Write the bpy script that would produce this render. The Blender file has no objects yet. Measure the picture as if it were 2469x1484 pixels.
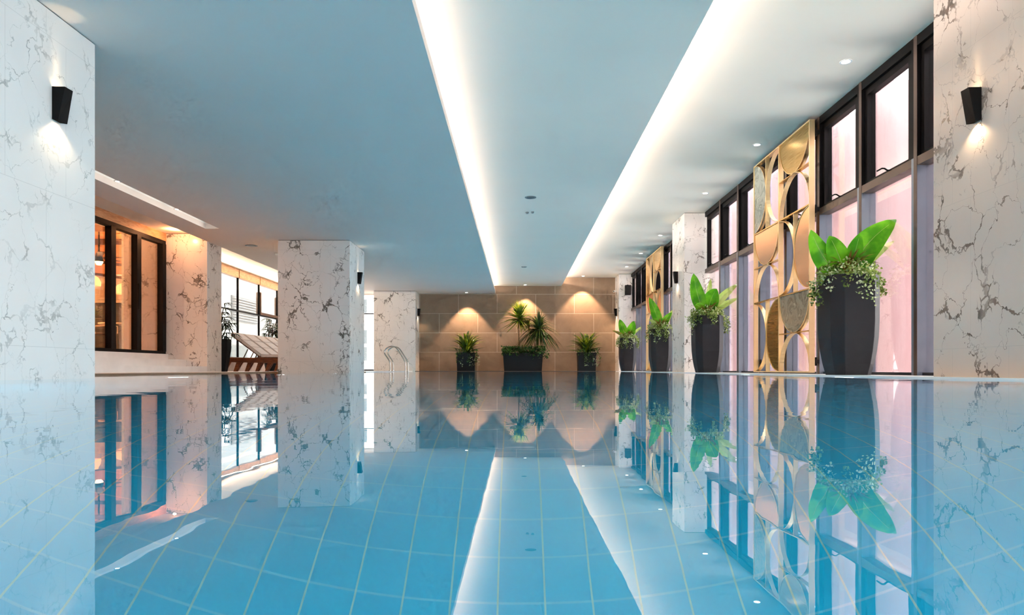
import bpy, math, random
from mathutils import Vector, Matrix
R = random.Random(7)
SC = bpy.context.scene
COL = SC.collection
PI = math.pi

# ------------------------------------------------------------------ helpers
def srgb(r, g, b):
    f = lambda c: (c/255/12.92) if c/255 <= .04045 else ((c/255+.055)/1.055)**2.4
    return (f(r), f(g), f(b), 1)

class MB:
    """collects shapes of ONE mesh"""
    def __init__(s): s.v = []; s.f = []
    def add(s, vs, fs):
        n = len(s.v); s.v += [tuple(v) for v in vs]; s.f += [tuple(i+n for i in f) for f in fs]; return s
    def box(s, x0, x1, y0, y1, z0, z1):
        return s.add([(x0,y0,z0),(x1,y0,z0),(x1,y1,z0),(x0,y1,z0),(x0,y0,z1),(x1,y0,z1),(x1,y1,z1),(x0,y1,z1)],
                     [(0,3,2,1),(4,5,6,7),(0,1,5,4),(1,2,6,5),(2,3,7,6),(3,0,4,7)])
    def prism(s, pts, axis, a, b):
        """extrude 2D polygon along axis from a to b"""
        n = len(pts)
        def P(p, t):
            return (t,p[0],p[1]) if axis == 'x' else (p[0],t,p[1]) if axis == 'y' else (p[0],p[1],t)
        vs = [P(p,a) for p in pts]+[P(p,b) for p in pts]
        fs = [tuple(range(n))[::-1], tuple(range(n,2*n))]+[(i,(i+1)%n,(i+1)%n+n,i+n) for i in range(n)]
        return s.add(vs, fs)
    def loft(s, rings, cap0=True, cap1=True):
        n = len(rings[0]); vs = [p for r in rings for p in r]; fs = []
        for k in range(len(rings)-1):
            for i in range(n):
                j = (i+1) % n; fs.append((k*n+i, k*n+j, (k+1)*n+j, (k+1)*n+i))
        if cap0: fs.append(tuple(range(n))[::-1])
        if cap1: fs.append(tuple((len(rings)-1)*n+i for i in range(n)))
        return s.add(vs, fs)
    def tube(s, pts, r, n=8):
        pts = [Vector(p) for p in pts]; rings = []
        rr = r if isinstance(r, (list, tuple)) else [r]*len(pts)
        t0 = (pts[1]-pts[0]).normalized()
        u = t0.cross(Vector((0,0,1)));
        if u.length < .1: u = t0.cross(Vector((1,0,0)))
        u.normalize()
        for i, p in enumerate(pts):
            a = pts[max(0,i-1)]; b = pts[min(len(pts)-1,i+1)]; t = (b-a).normalized()
            u = (u - t*u.dot(t)).normalized(); w = t.cross(u)
            rings.append([p+(u*math.cos(2*PI*k/n)+w*math.sin(2*PI*k/n))*rr[i] for k in range(n)])
        return s.loft(rings)
    def cyl(s, c, r, z0, z1, n=24, r1=None):
        r1 = r if r1 is None else r1
        return s.loft([[(c[0]+q*math.cos(2*PI*k/n), c[1]+q*math.sin(2*PI*k/n), z) for k in range(n)] for q, z in ((r,z0),(r1,z1))])
    def ring(s, c, ri, ro, z0, z1, n=24):
        prof = [(ri,z0),(ro,z0),(ro,z1),(ri,z1)]; vs=[]; fs=[]
        for k in range(n):
            for q,z in prof: vs.append((c[0]+q*math.cos(2*PI*k/n), c[1]+q*math.sin(2*PI*k/n), z))
        for k in range(n):
            for i in range(4):
                a=k*4+i; b=k*4+(i+1)%4; c2=((k+1)%n)*4+(i+1)%4; d=((k+1)%n)*4+i; fs.append((a,d,c2,b))
        return s.add(vs, fs)
    def leaf(s, base, mid, tip, w, side, prof=None, fold=.15, n=9):
        """broad or strap leaf along a bezier base-mid-tip, widening along 'side'"""
        B, M, T = Vector(base), Vector(mid), Vector(tip); side = Vector(side).normalized()
        prof = prof or (lambda t: math.sin(PI*min(1,t**.75))**.8)
        vs = []; fs = []
        for i in range(n+1):
            t = i/n; p = B*(1-t)**2+M*2*t*(1-t)+T*t*t
            tg = ((M-B)*(1-t)+(T-M)*t).normalized(); sd = (side-tg*side.dot(tg))
            if sd.length < 1e-3: sd = Vector((1,0,0))
            sd.normalize(); nn = tg.cross(sd); ww = max(.002*w/.1, w*.5*prof(t))
            vs += [p-sd*ww+nn*ww*fold*2, p-sd*ww*.5+nn*ww*fold*.8, p, p+sd*ww*.5+nn*ww*fold*.8, p+sd*ww+nn*ww*fold*2]
        for i in range(n):
            for k in range(4):
                a=i*5+k; fs.append((a,a+1,a+6,a+5))
        return s.add(vs, fs)
    def build(s, name, mat, parent=None, loc=None, bevel=0, smooth=False):
        me = bpy.data.meshes.new(name); me.from_pydata(s.v, [], s.f); me.update()
        me.materials.append(mat)
        if smooth:
            for p in me.polygons: p.use_smooth = True
        o = bpy.data.objects.new(name, me); COL.objects.link(o)
        if parent: o.parent = parent
        if loc: o.location = loc
        if bevel:
            m = o.modifiers.new('bevel', 'BEVEL'); m.width = bevel; m.segments = 2; m.limit_method = 'ANGLE'
        return o

def tag(o, label=None, cat=None, group=None, kind=None):
    if label: o['label'] = label
    if cat: o['category'] = cat
    if group: o['group'] = group
    if kind: o['kind'] = kind
    return o
def empty(name, loc=(0,0,0), rz=0):
    o = bpy.data.objects.new(name, None); COL.objects.link(o); o.location = loc; o.rotation_euler.z = rz
    o.empty_display_size = .1; return o
def struct(name, mb, mat, label=None, cat=None, **k):
    o = mb.build(name, mat, **k); tag(o, label, cat, kind='structure'); return o
def copy_tree(o, parent=None):
    c = o.copy(); COL.objects.link(c); c.parent = parent
    for ch in list(o.children): copy_tree(ch, c)
    return c

# ------------------------------------------------------------------ materials
class NT:
    def __init__(s, name):
        s.m = bpy.data.materials.new(name); s.m.use_nodes = True; s.t = s.m.node_tree; s.t.nodes.clear()
        s.out = s.t.nodes.new('ShaderNodeOutputMaterial')
    def n(s, typ, **k):
        nd = s.t.nodes.new(typ)
        for a, b in k.items(): setattr(nd, a, b)
        return nd
    def l(s, a, b): s.t.links.new(a, b)
    def val(s, sock, v):
        if hasattr(v, 'default_value') or isinstance(v, bpy.types.NodeSocket): s.l(v, sock)
        else: sock.default_value = v
    def math(s, op, a, b=None, c=None, clamp=False):
        nd = s.n('ShaderNodeMath', operation=op, use_clamp=clamp); s.val(nd.inputs[0], a)
        if b is not None: s.val(nd.inputs[1], b)
        if c is not None: s.val(nd.inputs[2], c)
        return nd.outputs[0]
    def mix(s, f, a, b, mode='MIX'):
        nd = s.n('ShaderNodeMix', data_type='RGBA', blend_type=mode); s.val(nd.inputs[0], f); s.val(nd.inputs[6], a); s.val(nd.inputs[7], b); return nd.outputs[2]
    def mapr(s, v, a, b, c=0, d=1, smooth=True):
        nd = s.n('ShaderNodeMapRange', interpolation_type='SMOOTHSTEP' if smooth else 'LINEAR')
        s.val(nd.inputs[0], v)
        for i, q in enumerate((a,b,c,d)): s.val(nd.inputs[i+1], q)
        return nd.outputs[0]
    def noise(s, vec, scale, detail=3, rough=.5, dist=0):
        nd = s.n('ShaderNodeTexNoise'); s.l(vec, nd.inputs['Vector']); nd.inputs['Scale'].default_value = scale
        nd.inputs['Detail'].default_value = detail; nd.inputs['Roughness'].default_value = rough; nd.inputs['Distortion'].default_value = dist
        return nd
    def pbr(s, color, rough=.5, metal=0, spec=.5, normal=None, **k):
        p = s.n('ShaderNodeBsdfPrincipled'); s.val(p.inputs['Base Color'], color); s.val(p.inputs['Roughness'], rough)
        p.inputs['Metallic'].default_value = metal; p.inputs['Specular IOR Level'].default_value = spec
        if normal is not None: s.l(normal, p.inputs['Normal'])
        for a, b in k.items(): s.val(p.inputs[a], b)
        return p.outputs[0]
    def bump(s, h, strength=.3, dist=.01):
        b = s.n('ShaderNodeBump'); b.inputs['Strength'].default_value = strength; b.inputs['Distance'].default_value = dist; s.l(h, b.inputs['Height']); return b.outputs[0]
    def done(s, sh): s.l(sh, s.out.inputs['Surface']); return s.m

def simple(name, color, rough=.5, metal=0, spec=.5, var=.06, scale=8, bump=0):
    m = NT(name); tc = m.n('ShaderNodeTexCoord')
    nz = m.noise(tc.outputs['Object'], scale, 4)
    f = m.mapr(nz.outputs[0], .3, .7)
    dark = tuple(c*(1-var) for c in color[:3])+(1,); light = tuple(min(1,c*(1+var)) for c in color[:3])+(1,)
    c = m.mix(f, dark, light)
    nrm = m.bump(nz.outputs[0], bump, .005) if bump else None
    return m.done(m.pbr(c, rough, metal, spec, nrm))

def emissive(name, color, strength):
    m = NT(name); e = m.n('ShaderNodeEmission'); e.inputs[0].default_value = color; e.inputs[1].default_value = strength
    return m.done(e.outputs[0])

def marble(name, base, vein, joint_u, joint_off, rough=.22, veinamt=.8, seed=0):
    m = NT(name); g = m.n('ShaderNodeNewGeometry'); sep = m.n('ShaderNodeSeparateXYZ'); m.l(g.outputs['Position'], sep.inputs[0])
    pos = m.n('ShaderNodeVectorMath', operation='ADD'); m.l(g.outputs['Position'], pos.inputs[0]); pos.inputs[1].default_value = (seed*3.7, seed*1.9, seed*5.3)
    P = pos.outputs[0]
    # warp
    nz = m.noise(P, 1.6, 5, .6); sub = m.n('ShaderNodeVectorMath', operation='SUBTRACT'); m.l(nz.outputs['Color'], sub.inputs[0]); sub.inputs[1].default_value = (.5,.5,.5)
    sc = m.n('ShaderNodeVectorMath', operation='SCALE'); m.l(sub.outputs[0], sc.inputs[0]); sc.inputs['Scale'].default_value = .55
    nz2 = m.noise(P, 9, 4, .65); sub2 = m.n('ShaderNodeVectorMath', operation='SUBTRACT'); m.l(nz2.outputs['Color'], sub2.inputs[0]); sub2.inputs[1].default_value = (.5,.5,.5)
    sc2 = m.n('ShaderNodeVectorMath', operation='SCALE'); m.l(sub2.outputs[0], sc2.inputs[0]); sc2.inputs['Scale'].default_value = .09
    ad = m.n('ShaderNodeVectorMath', operation='ADD'); m.l(P, ad.inputs[0]); m.l(sc.outputs[0], ad.inputs[1])
    ad2 = m.n('ShaderNodeVectorMath', operation='ADD'); m.l(ad.outputs[0], ad2.inputs[0]); m.l(sc2.outputs[0], ad2.inputs[1])
    st = m.n('ShaderNodeVectorMath', operation='MULTIPLY'); m.l(ad2.outputs[0], st.inputs[0]); st.inputs[1].default_value = (1.0,1.0,.72)
    W = st.outputs[0]
    def vor(scale):
        v = m.n('ShaderNodeTexVoronoi', feature='DISTANCE_TO_EDGE'); m.l(W, v.inputs['Vector']); v.inputs['Scale'].default_value = scale; return v.outputs['Distance']
    thick = m.noise(P, 3.1, 3, .55).outputs[0]
    w1 = m.mapr(thick, .46, .74, .0045, .062)
    d1 = vor(3.3); v1 = m.math('SUBTRACT', 1, m.mapr(m.math('DIVIDE', d1, w1), .55, 1.15))
    pres = m.mapr(m.noise(P, 2.0, 2, .5).outputs[0], .40, .56)
    v1 = m.math('MULTIPLY', v1, m.math('MULTIPLY_ADD', pres, .72, .28))
    d2 = vor(9); w2 = m.mapr(thick, .5, .75, .0, .085)
    v2 = m.math('SUBTRACT', 1, m.mapr(m.math('DIVIDE', d2, m.math('ADD', w2, .0015)), .6, 1.1))
    v2 = m.math('MULTIPLY', v2, m.mapr(thick, .56, .66))
    V = m.math('MAXIMUM', v1, m.math('MULTIPLY', v2, .9))
    V = m.math('MULTIPLY', V, veinamt, clamp=True)
    tone = m.noise(P, 1.3, 3).outputs[0]
    b2 = tuple(c*.95 for c in base[:3])+(1,)
    col = m.mix(m.mapr(tone, .35, .65), b2, base)
    vcol = m.mix(m.mapr(nz2.outputs[0], .4, .6), vein, tuple(min(1,c*1.7) for c in vein[:3])+(1,))
    col = m.mix(V, col, vcol)
    # panel joints: horizontal every 1.165 m, vertical every joint_u on both face directions
    def line(coord, size, off, w):
        fr = m.math('FRACT', m.math('DIVIDE', m.math('ADD', coord, off), size))
        return m.math('LESS_THAN', m.math('MULTIPLY', m.math('MINIMUM', fr, m.math('SUBTRACT', 1, fr)), size), w)
    jz = line(sep.outputs[2], 1.165, -.24+1.165, .0022)
    nsep = m.n('ShaderNodeSeparateXYZ'); m.l(g.outputs['Normal'], nsep.inputs[0])
    facex = m.math('GREATER_THAN', m.math('ABSOLUTE', nsep.outputs[0]), .5)
    row = m.math('MULTIPLY', m.math('MODULO', m.math('FLOOR', m.math('DIVIDE', m.math('ADD', sep.outputs[2], 1.165-.24), 1.165)), 2), joint_u*.35)
    jx = line(m.math('ADD', sep.outputs[0], row), joint_u, 10+joint_off[0], .0022); jy = line(m.math('ADD', sep.outputs[1], row), joint_u, joint_off[1], .0022)
    ju = m.math('ADD', m.math('MULTIPLY', jy, facex), m.math('MULTIPLY', jx, m.math('SUBTRACT', 1, facex)))
    J = m.math('MULTIPLY', m.math('MAXIMUM', jz, ju), .22)
    col = m.mix(J, col, (.25,.24,.22,1))
    return m.done(m.pbr(col, rough, 0, .5))

M = {}
M['marble'] = marble('marble', srgb(244,240,234), srgb(104,98,90), .63, (.2, 0.375), veinamt=.95)
M['marble_light'] = marble('marble_light', srgb(246,242,236), srgb(168,166,160), .63, (.2, 0.375), veinamt=.75)
M['ceil_right'] = simple('ceiling_paint_cream', srgb(246,234,216), .9, spec=.1, var=.01, scale=1)
M['fardeck'] = simple('dark_stone', srgb(96,84,74), .5)
M['marble_warm'] = marble('marble_warm', srgb(204,190,180), srgb(86,74,66), .63, (.17, .18), seed=2, veinamt=1.0)
M['stone_white'] = simple('white_stone', srgb(240,236,232), .35, var=.04, scale=3)
M['ceil_left'] = simple('ceiling_paint', srgb(224,214,206), .9, spec=.1, var=.01, scale=1)
M['ceil'] = simple('ceiling_paint_light', srgb(240,230,216), .9, spec=.1, var=.01, scale=1)
M['black'] = simple('black_metal', srgb(10,10,12), .5, 0, .15, var=.1, scale=6)
M['frame'] = simple('dark_frame', srgb(48,51,58), .3, .6, var=.06, scale=5)
M['greyframe'] = simple('grey_frame', srgb(128,140,156), .35, .2, var=.04, scale=5)
M['framelight'] = simple('bronze_frame', srgb(92,76,68), .4, .3, var=.05, scale=5)
M['pot'] = simple('charcoal_pot', srgb(38,38,43), .6, 0, .25, var=.05, scale=10)
M['planter'] = simple('black_planter', srgb(17,19,22), .5, 0, .2, var=.05, scale=10)
M['soil'] = simple('soil', srgb(50,36,26), .95, var=.3, scale=40, bump=.5)
M['plinth'] = simple('plinth_stone', srgb(176,156,146), .5, var=.1, scale=5)
M['chrome'] = simple('steel', (.5,.49,.47,1), .2, 1, var=.01)
M['white'] = simple('white_paint', srgb(238,236,232), .5, var=.02)
M['bracket'] = simple('bracket', srgb(30,28,28), .4, .4)
M['led'] = emissive('lamp_lens', (1,.93,.82,1), 14)
M['warmglow'] = emissive('warm_lamp', (1,.62,.28,1), 9)
M['sconceglow'] = emissive('sconce_lens', (1,.75,.45,1), 20)

def gold(name, c1, c2, rough):
    m = NT(name); tc = m.n('ShaderNodeTexCoord'); mp = m.n('ShaderNodeMapping'); mp.inputs['Scale'].default_value = (1,1,90)
    m.l(tc.outputs['Object'], mp.inputs[0]); nz = m.noise(mp.outputs[0], 4, 3)
    c = m.mix(m.mapr(nz.outputs[0], .2, .8), c1, c2)
    r = m.mapr(nz.outputs[0], .3, .7, rough*.8, rough*1.2)
    return m.done(m.pbr(c, r, 1.0))
M['gold'] = gold('brushed_gold', srgb(206,162,92), srgb(222,180,112), .3)
M['goldframe'] = gold('gold_frame', srgb(244,214,160), srgb(252,228,180), .42)
M['copper'] = gold('rose_gold', srgb(206,150,104), srgb(220,168,124), .22)
M['darkgold'] = gold('dark_gold', srgb(160,122,48), srgb(176,136,60), .25)

def stone_inlay(name, a, b, c):
    m = NT(name); tc = m.n('ShaderNodeTexCoord'); nz = m.noise(tc.outputs['Object'], 3.2, 7, .65, 1.6)
    r = m.n('ShaderNodeValToRGB'); m.l(nz.outputs[0], r.inputs[0]); e = r.color_ramp.elements
    e[0].position = .3; e[0].color = a; e[1].position = .72; e[1].color = c
    x = e.new(.48); x.color = b; x = e.new(.56); x.color = a; x = e.new(.62); x.color = tuple(min(1,q*1.25) for q in b[:3])+(1,)
    return m.done(m.pbr(r.outputs[0], .2))
M['inlay_green'] = stone_inlay('green_stone', srgb(120,128,118), srgb(176,180,166), srgb(205,205,192))
M['inlay_brown'] = stone_inlay('brown_stone', srgb(112,94,72), srgb(164,150,126), srgb(200,190,172))

def leafmat(name, c1, c2, trans=.45, rough=.35):
    m = NT(name); tc = m.n('ShaderNodeTexCoord'); nz = m.noise(tc.outputs['Object'], 6, 3)
    c = m.mix(m.mapr(nz.outputs[0], .35, .65), c1, c2)
    p = m.pbr(c, rough, 0, .4); tr = m.n('ShaderNodeBsdfTranslucent'); m.l(c, tr.inputs[0])
    mx = m.n('ShaderNodeMixShader'); mx.inputs[0].default_value = trans; m.l(p, mx.inputs[1]); m.l(tr.outputs[0], mx.inputs[2])
    return m.done(mx.outputs[0])
M['leaf'] = leafmat('broad_leaf_green', srgb(70,150,16), srgb(120,200,36), .42)
M['leafpale'] = leafmat('pale_leaf', srgb(176,206,104), srgb(204,222,140), .5)
M['ivy'] = leafmat('ivy_green', srgb(70,96,30), srgb(150,170,84), .35)
M['ivypale'] = leafmat('ivy_pale', srgb(160,182,110), srgb(220,226,186), .35)
M['bromeliad'] = leafmat('bronze_leaf', srgb(120,84,40), srgb(170,160,60), .3)
M['dracaena'] = leafmat('dracaena_green', srgb(64,92,24), srgb(140,160,40), .3)
M['dracaenadark'] = leafmat('dracaena_dark', srgb(34,58,26), srgb(80,100,36), .25)
M['palm'] = leafmat('palm_green', srgb(26,40,22), srgb(52,72,34), .2)
M['hedge'] = leafmat('hedge_green', srgb(28,60,22), srgb(72,116,40), .25)
M['stem'] = simple('stem_bark', srgb(110,84,56), .8, var=.3, scale=30)

def wood(name, c1, c2, rough=.4, scale=(1,8,8)):
    m = NT(name); tc = m.n('ShaderNodeTexCoord'); mp = m.n('ShaderNodeMapping'); mp.inputs['Scale'].default_value = scale
    m.l(tc.outputs['Object'], mp.inputs[0]); nz = m.noise(mp.outputs[0], 5, 5, .6, .6)
    c = m.mix(m.mapr(nz.outputs[0], .3, .7), c1, c2)
    return m.done(m.pbr(c, rough, 0, .4, m.bump(nz.outputs[0], .2, .003)))
M['teak'] = wood('teak', srgb(92,44,22), srgb(150,84,48))
M['headerwood'] = wood('header_wood', srgb(196,140,96), srgb(226,176,130), scale=(8,1,8))
M['beam'] = wood('dark_beam', srgb(70,42,24), srgb(100,62,36))
M['cushion'] = simple('cushion_fabric', srgb(255,244,238), .9, spec=.1, var=.04, scale=30)
M['piping'] = simple('cushion_piping', srgb(206,186,176), .9, spec=.1)
M['orangeplaster'] = simple('warm_plaster', srgb(222,160,108), .8, var=.08, scale=2)
M['panelwhite'] = simple('panel_paint', srgb(212,190,168), .5, var=.03)
M['wainscot'] = simple('dark_wainscot', srgb(74,66,62), .5, var=.2, scale=6)
M['rattan'] = simple('rattan', srgb(84,62,46), .6, var=.3, scale=60)
M['tabletop'] = simple('table_top', srgb(220,196,170), .3)
M['shade'] = NT('pendant_shade')
_m = M['shade']; _e = _m.n('ShaderNodeEmission'); _e.inputs[0].default_value = (1,.38,.14,1); _e.inputs[1].default_value = 1.6
_d = _m.pbr(srgb(230,150,110), .8); _x = _m.n('ShaderNodeAddShader'); _m.l(_e.outputs[0], _x.inputs[0]); _m.l(_d, _x.inputs[1]); M['shade'] = _m.done(_x.outputs[0])

def farstone():
    m = NT('beige_stone_tile'); g = m.n('ShaderNodeNewGeometry'); sep = m.n('ShaderNodeSeparateXYZ'); m.l(g.outputs['Position'], sep.inputs[0])
    X, Z = sep.outputs[0], sep.outputs[2]
    rowf = m.math('DIVIDE', m.math('ADD', Z, 10*.69-2.758), .69); row = m.math('FLOOR', rowf)   # a joint at z = 2.758
    off = m.math('MULTIPLY', m.math('MODULO', row, 2), .69)
    uf = m.math('DIVIDE', m.math('ADD', m.math('ADD', X, 13.8+.719-.69), off), 1.38); col_ = m.math('FLOOR', uf)
    def edge(f, size):
        fr = m.math('FRACT', f); return m.math('MULTIPLY', m.math('MINIMUM', fr, m.math('SUBTRACT', 1, fr)), size)
    j = m.math('LESS_THAN', m.math('MINIMUM', edge(rowf,.69), edge(uf,1.38)), .0065)
    cmb = m.n('ShaderNodeCombineXYZ'); m.l(row, cmb.inputs[0]); m.l(col_, cmb.inputs[1])
    wn = m.n('ShaderNodeTexWhiteNoise'); m.l(cmb.outputs[0], wn.inputs['Vector'])
    nz = m.noise(g.outputs['Position'], 1.7, 6, .6, .4)
    c = m.mix(m.mapr(nz.outputs[0], .3, .7), srgb(144,120,98), srgb(166,140,116))
    c = m.mix(m.math('MULTIPLY', wn.outputs[0], .35), c, srgb(130,106,86))
    c = m.mix(j, c, srgb(205,188,168))
    return m.done(m.pbr(c, .5, 0, .3))
M['farstone'] = farstone()

def pooltile():
    m = NT('blue_pool_tile'); g = m.n('ShaderNodeNewGeometry'); sep = m.n('ShaderNodeSeparateXYZ'); m.l(g.outputs['Position'], sep.inputs[0])
    S = .108
    def edge(c, off):
        fr = m.math('FRACT', m.math('DIVIDE', m.math('ADD', c, 50*S+off), S)); return m.math('MULTIPLY', m.math('MINIMUM', fr, m.math('SUBTRACT', 1, fr)), S)
    ex = edge(sep.outputs[0], .044); ey = edge(sep.outputs[1], -.045); ez = edge(sep.outputs[2], 0)
    ns = m.n('ShaderNodeSeparateXYZ'); m.l(g.outputs['Normal'], ns.inputs[0])
    big = m.math('MULTIPLY', m.math('GREATER_THAN', m.math('ABSOLUTE', ns.outputs[2]), .5), 0)
    jx = m.math('SUBTRACT', 1, m.mapr(ex, .0015, .0028)); jy = m.math('SUBTRACT', 1, m.mapr(ey, .0015, .0035))
    tile = m.n('ShaderNodeCombineXYZ')
    for i in (0,1,2): m.l(m.math('FLOOR', m.math('DIVIDE', m.math('ADD', sep.outputs[i], 50*S+(.044,-.045,0)[i]), S)), tile.inputs[i])
    wn = m.n('ShaderNodeTexWhiteNoise'); m.l(tile.outputs[0], wn.inputs['Vector'])
    c = m.mix(m.math('MULTIPLY', wn.outputs[0], .5), (.0,.55,.92,1), (.0,.62,.97,1))
    c = m.mix(m.math('MULTIPLY', jy, .35), c, (.4,.8,.95,1))
    c = m.mix(m.math('MULTIPLY', jx, .8), c, (.42,.72,.66,1))
    return m.done(m.pbr(c, .4, 0, .2))
M['pooltile'] = pooltile()

def water():
    m = NT('pool_water'); g = m.n('ShaderNodeNewGeometry'); mp = m.n('ShaderNodeMapping'); m.l(g.outputs['Position'], mp.inputs[0])
    mp.inputs['Scale'].default_value = (.8,1.6,1)
    n1 = m.noise(mp.outputs[0], 1.6, 2, .5); n2 = m.noise(mp.outputs[0], 7, 2, .5)
    h = m.math('ADD', m.math('MULTIPLY', n1.outputs[0], .45), m.math('MULTIPLY', n2.outputs[0], .14))
    mp2 = m.n('ShaderNodeMapping'); m.l(g.outputs['Position'], mp2.inputs[0]); mp2.inputs['Scale'].default_value = (.7,5,1); n3 = m.noise(mp2.outputs[0], 1.5, 3, .6)
    sy = m.n('ShaderNodeSeparateXYZ'); m.l(g.outputs['Position'], sy.inputs[0])
    patch = m.math('MULTIPLY', m.mapr(sy.outputs[1], 2.0, 5.0), m.mapr(n1.outputs[0], .42, .62))
    h = m.math('ADD', h, m.math('MULTIPLY', m.math('MULTIPLY', n3.outputs[0], patch), 1.1))
    b = m.n('ShaderNodeBump'); b.inputs['Strength'].default_value = 1; b.inputs['Distance'].default_value = .0010; m.l(h, b.inputs['Height'])
    rf = m.n('ShaderNodeBsdfRefraction'); rf.inputs['IOR'].default_value = 1.333; rf.inputs['Roughness'].default_value = 0; rf.inputs['Color'].default_value = (.93,.99,1,1); m.l(b.outputs[0], rf.inputs['Normal'])
    gl = m.n('ShaderNodeBsdfGlossy'); gl.inputs['Roughness'].default_value = 0; gl.inputs['Color'].default_value = (.97,.985,1,1); m.l(b.outputs[0], gl.inputs['Normal'])
    fr = m.n('ShaderNodeFresnel'); fr.inputs[0].default_value = 1.333; m.l(b.outputs[0], fr.inputs['Normal'])
    f = m.math('POWER', fr.outputs[0], .74)
    mx = m.n('ShaderNodeMixShader'); m.l(f, mx.inputs[0]); m.l(rf.outputs[0], mx.inputs[1]); m.l(gl.outputs[0], mx.inputs[2])
    return m.done(mx.outputs[0])
M['water'] = water()

def glass(name, tint, refl=.08, rough=0):
    m = NT(name); tr = m.n('ShaderNodeBsdfTransparent'); tr.inputs[0].default_value = tint
    gl = m.n('ShaderNodeBsdfGlossy'); gl.inputs['Roughness'].default_value = rough
    lw = m.n('ShaderNodeFresnel'); lw.inputs[0].default_value = 1.45
    mx = m.n('ShaderNodeMixShader'); m.l(m.math('MULTIPLY', lw.outputs[0], refl*10, clamp=True), mx.inputs[0]); m.l(tr.outputs[0], mx.inputs[1]); m.l(gl.outputs[0], mx.inputs[2])
    return m.done(mx.outputs[0])
M['glass'] = glass('clear_glass', (.96,.97,.97,1), .05)
M['glassdoor'] = glass('door_glass', (.93,.92,.9,1), .05)

def finmat():
    m = NT('pink_cladding'); g = m.n('ShaderNodeNewGeometry'); sep = m.n('ShaderNodeSeparateXYZ'); m.l(g.outputs['Position'], sep.inputs[0])
    fr = m.math('FLOOR', m.math('DIVIDE', sep.outputs[0], .11)); cb = m.n('ShaderNodeCombineXYZ'); m.l(fr, cb.inputs[0])
    wn = m.n('ShaderNodeTexWhiteNoise'); m.l(cb.outputs[0], wn.inputs['Vector'])
    mp = m.n('ShaderNodeMapping'); mp.inputs['Scale'].default_value = (14,14,.8); m.l(g.outputs['Position'], mp.inputs[0]); nz = m.noise(mp.outputs[0], 3, 4)
    c = m.mix(wn.outputs[0], srgb(226,196,196), srgb(240,220,222)); c = m.mix(m.mapr(nz.outputs[0], .4, .7, 0, .5), c, srgb(222,188,188))
    p = m.pbr(c, .6, 0, .3); t = m.n('ShaderNodeBsdfTranslucent'); m.l(c, t.inputs[0])
    mx = m.n('ShaderNodeMixShader'); mx.inputs[0].default_value = .45; m.l(p, mx.inputs[1]); m.l(t.outputs[0], mx.inputs[2])
    return m.done(mx.outputs[0])
M['fin'] = finmat()
M['finedge'] = simple('fin_edge', srgb(214,204,226), .4)
M['neighbour'] = simple('neighbour_render', srgb(150,150,146), .8, var=.03)
M['extwall'] = simple('outside_render', srgb(244,240,238), .8, var=.03)
M['louvre'] = simple('louvre', srgb(88,94,96), .5)
M['extgrey'] = simple('outside_grey', srgb(86,94,92), .6)

# ------------------------------------------------------------------ camera
H = .075
cam = bpy.data.cameras.new('camera'); co = bpy.data.objects.new('camera', cam); COL.objects.link(co)
co.location = (0,0,H); co.rotation_euler = (PI/2,0,0); cam.sensor_width = 36; cam.lens = 24.0
cam.shift_x = -12.5/2469; cam.shift_y = 149/2469; cam.clip_start = .02; cam.clip_end = 200
SC.camera = co

# ------------------------------------------------------------------ room shell
YB, YF = -4.0, 24.4        # back of the room, far wall
XL, XR = -3.5, 3.5
XW = 3.92                  # right glazing line
ZL, ZM, ZR = 2.775, 3.05, 3.355

# pool
fl = MB().box(-3.5,3.38,YB+.5,23.35,-1.43,-1.33); struct('pool_floor', fl, M['pooltile'], 'blue mosaic tiled pool floor under the water', 'pool floor')
pw = MB().box(-3.6,-3.5,YB+.5,23.45,-1.43,-.03).box(3.38,3.48,YB+.5,23.45,-1.43,-.005).box(-3.5,3.38,23.35,23.45,-1.43,-.005).box(-3.6,3.48,YB+.4,YB+.5,-1.43,-.005)
struct('pool_wall', pw, M['pooltile'], 'blue tiled sides of the pool', 'pool wall')
sh = MB().box(-5.25,-3.6,YB+.5,15.8,-.2,-.03); struct('wet_ledge', sh, M['stone_white'], 'shallow flooded stone ledge beside the columns', 'ledge')
wt = MB()
def quad(x0,x1,y0,y1): wt.add([(x0,y0,0),(x1,y0,0),(x1,y1,0),(x0,y1,0)], [(0,1,2,3)])
quad(-3.5,3.366,YB+.5,23.35)
for y0,y1,x1 in ((YB+.5,4.1,-3.5),(4.1,5.66,-5.0),(5.66,14.26,-3.5),(14.26,15.62,-5.0),(15.62,15.785,-3.5)): quad(-5.185,x1,y0,y1)
w = wt.build('pool_water', M['water']); tag(w, 'still blue pool water mirroring the columns and ceiling', 'water', kind='stuff')

# decks
d = MB().box(3.38,4.14,YB,YF,-.25,.013).box(-5.2,3.38,YB,YB+.5,-.25,.013)
struct('floor', d, M['stone_white'], 'pale stone pool deck running below the windows', 'floor')
struct('floor_far', MB().box(-3.5,3.38,23.35,YF,-.25,.013), M['fardeck'], 'narrow dark stone ledge under the far planters', 'floor')
d = MB().box(-8.3,-5.2,YB,15.8,-.25,.02).box(-8.3,-3.6,15.8,YF,-.25,.02)
struct('floor_left', d, M['stone_white'], 'pale stone deck carrying the loungers', 'floor')
ed = MB().box(-5.2,-5.185,YB+.5,15.8,-.03,.0205).box(-5.2,-3.5,15.785,15.8,-.03,.0205)
struct('trim_1', ed, simple('bronze_lip', srgb(140,118,98), .5), 'brown edge strip of the left deck', 'trim')
ed = MB().box(3.366,3.38,YB+.5,23.35,-.02,.0135)
struct('trim_2', ed, M['white'], 'thin white edge strip along the right deck', 'trim')

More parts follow.
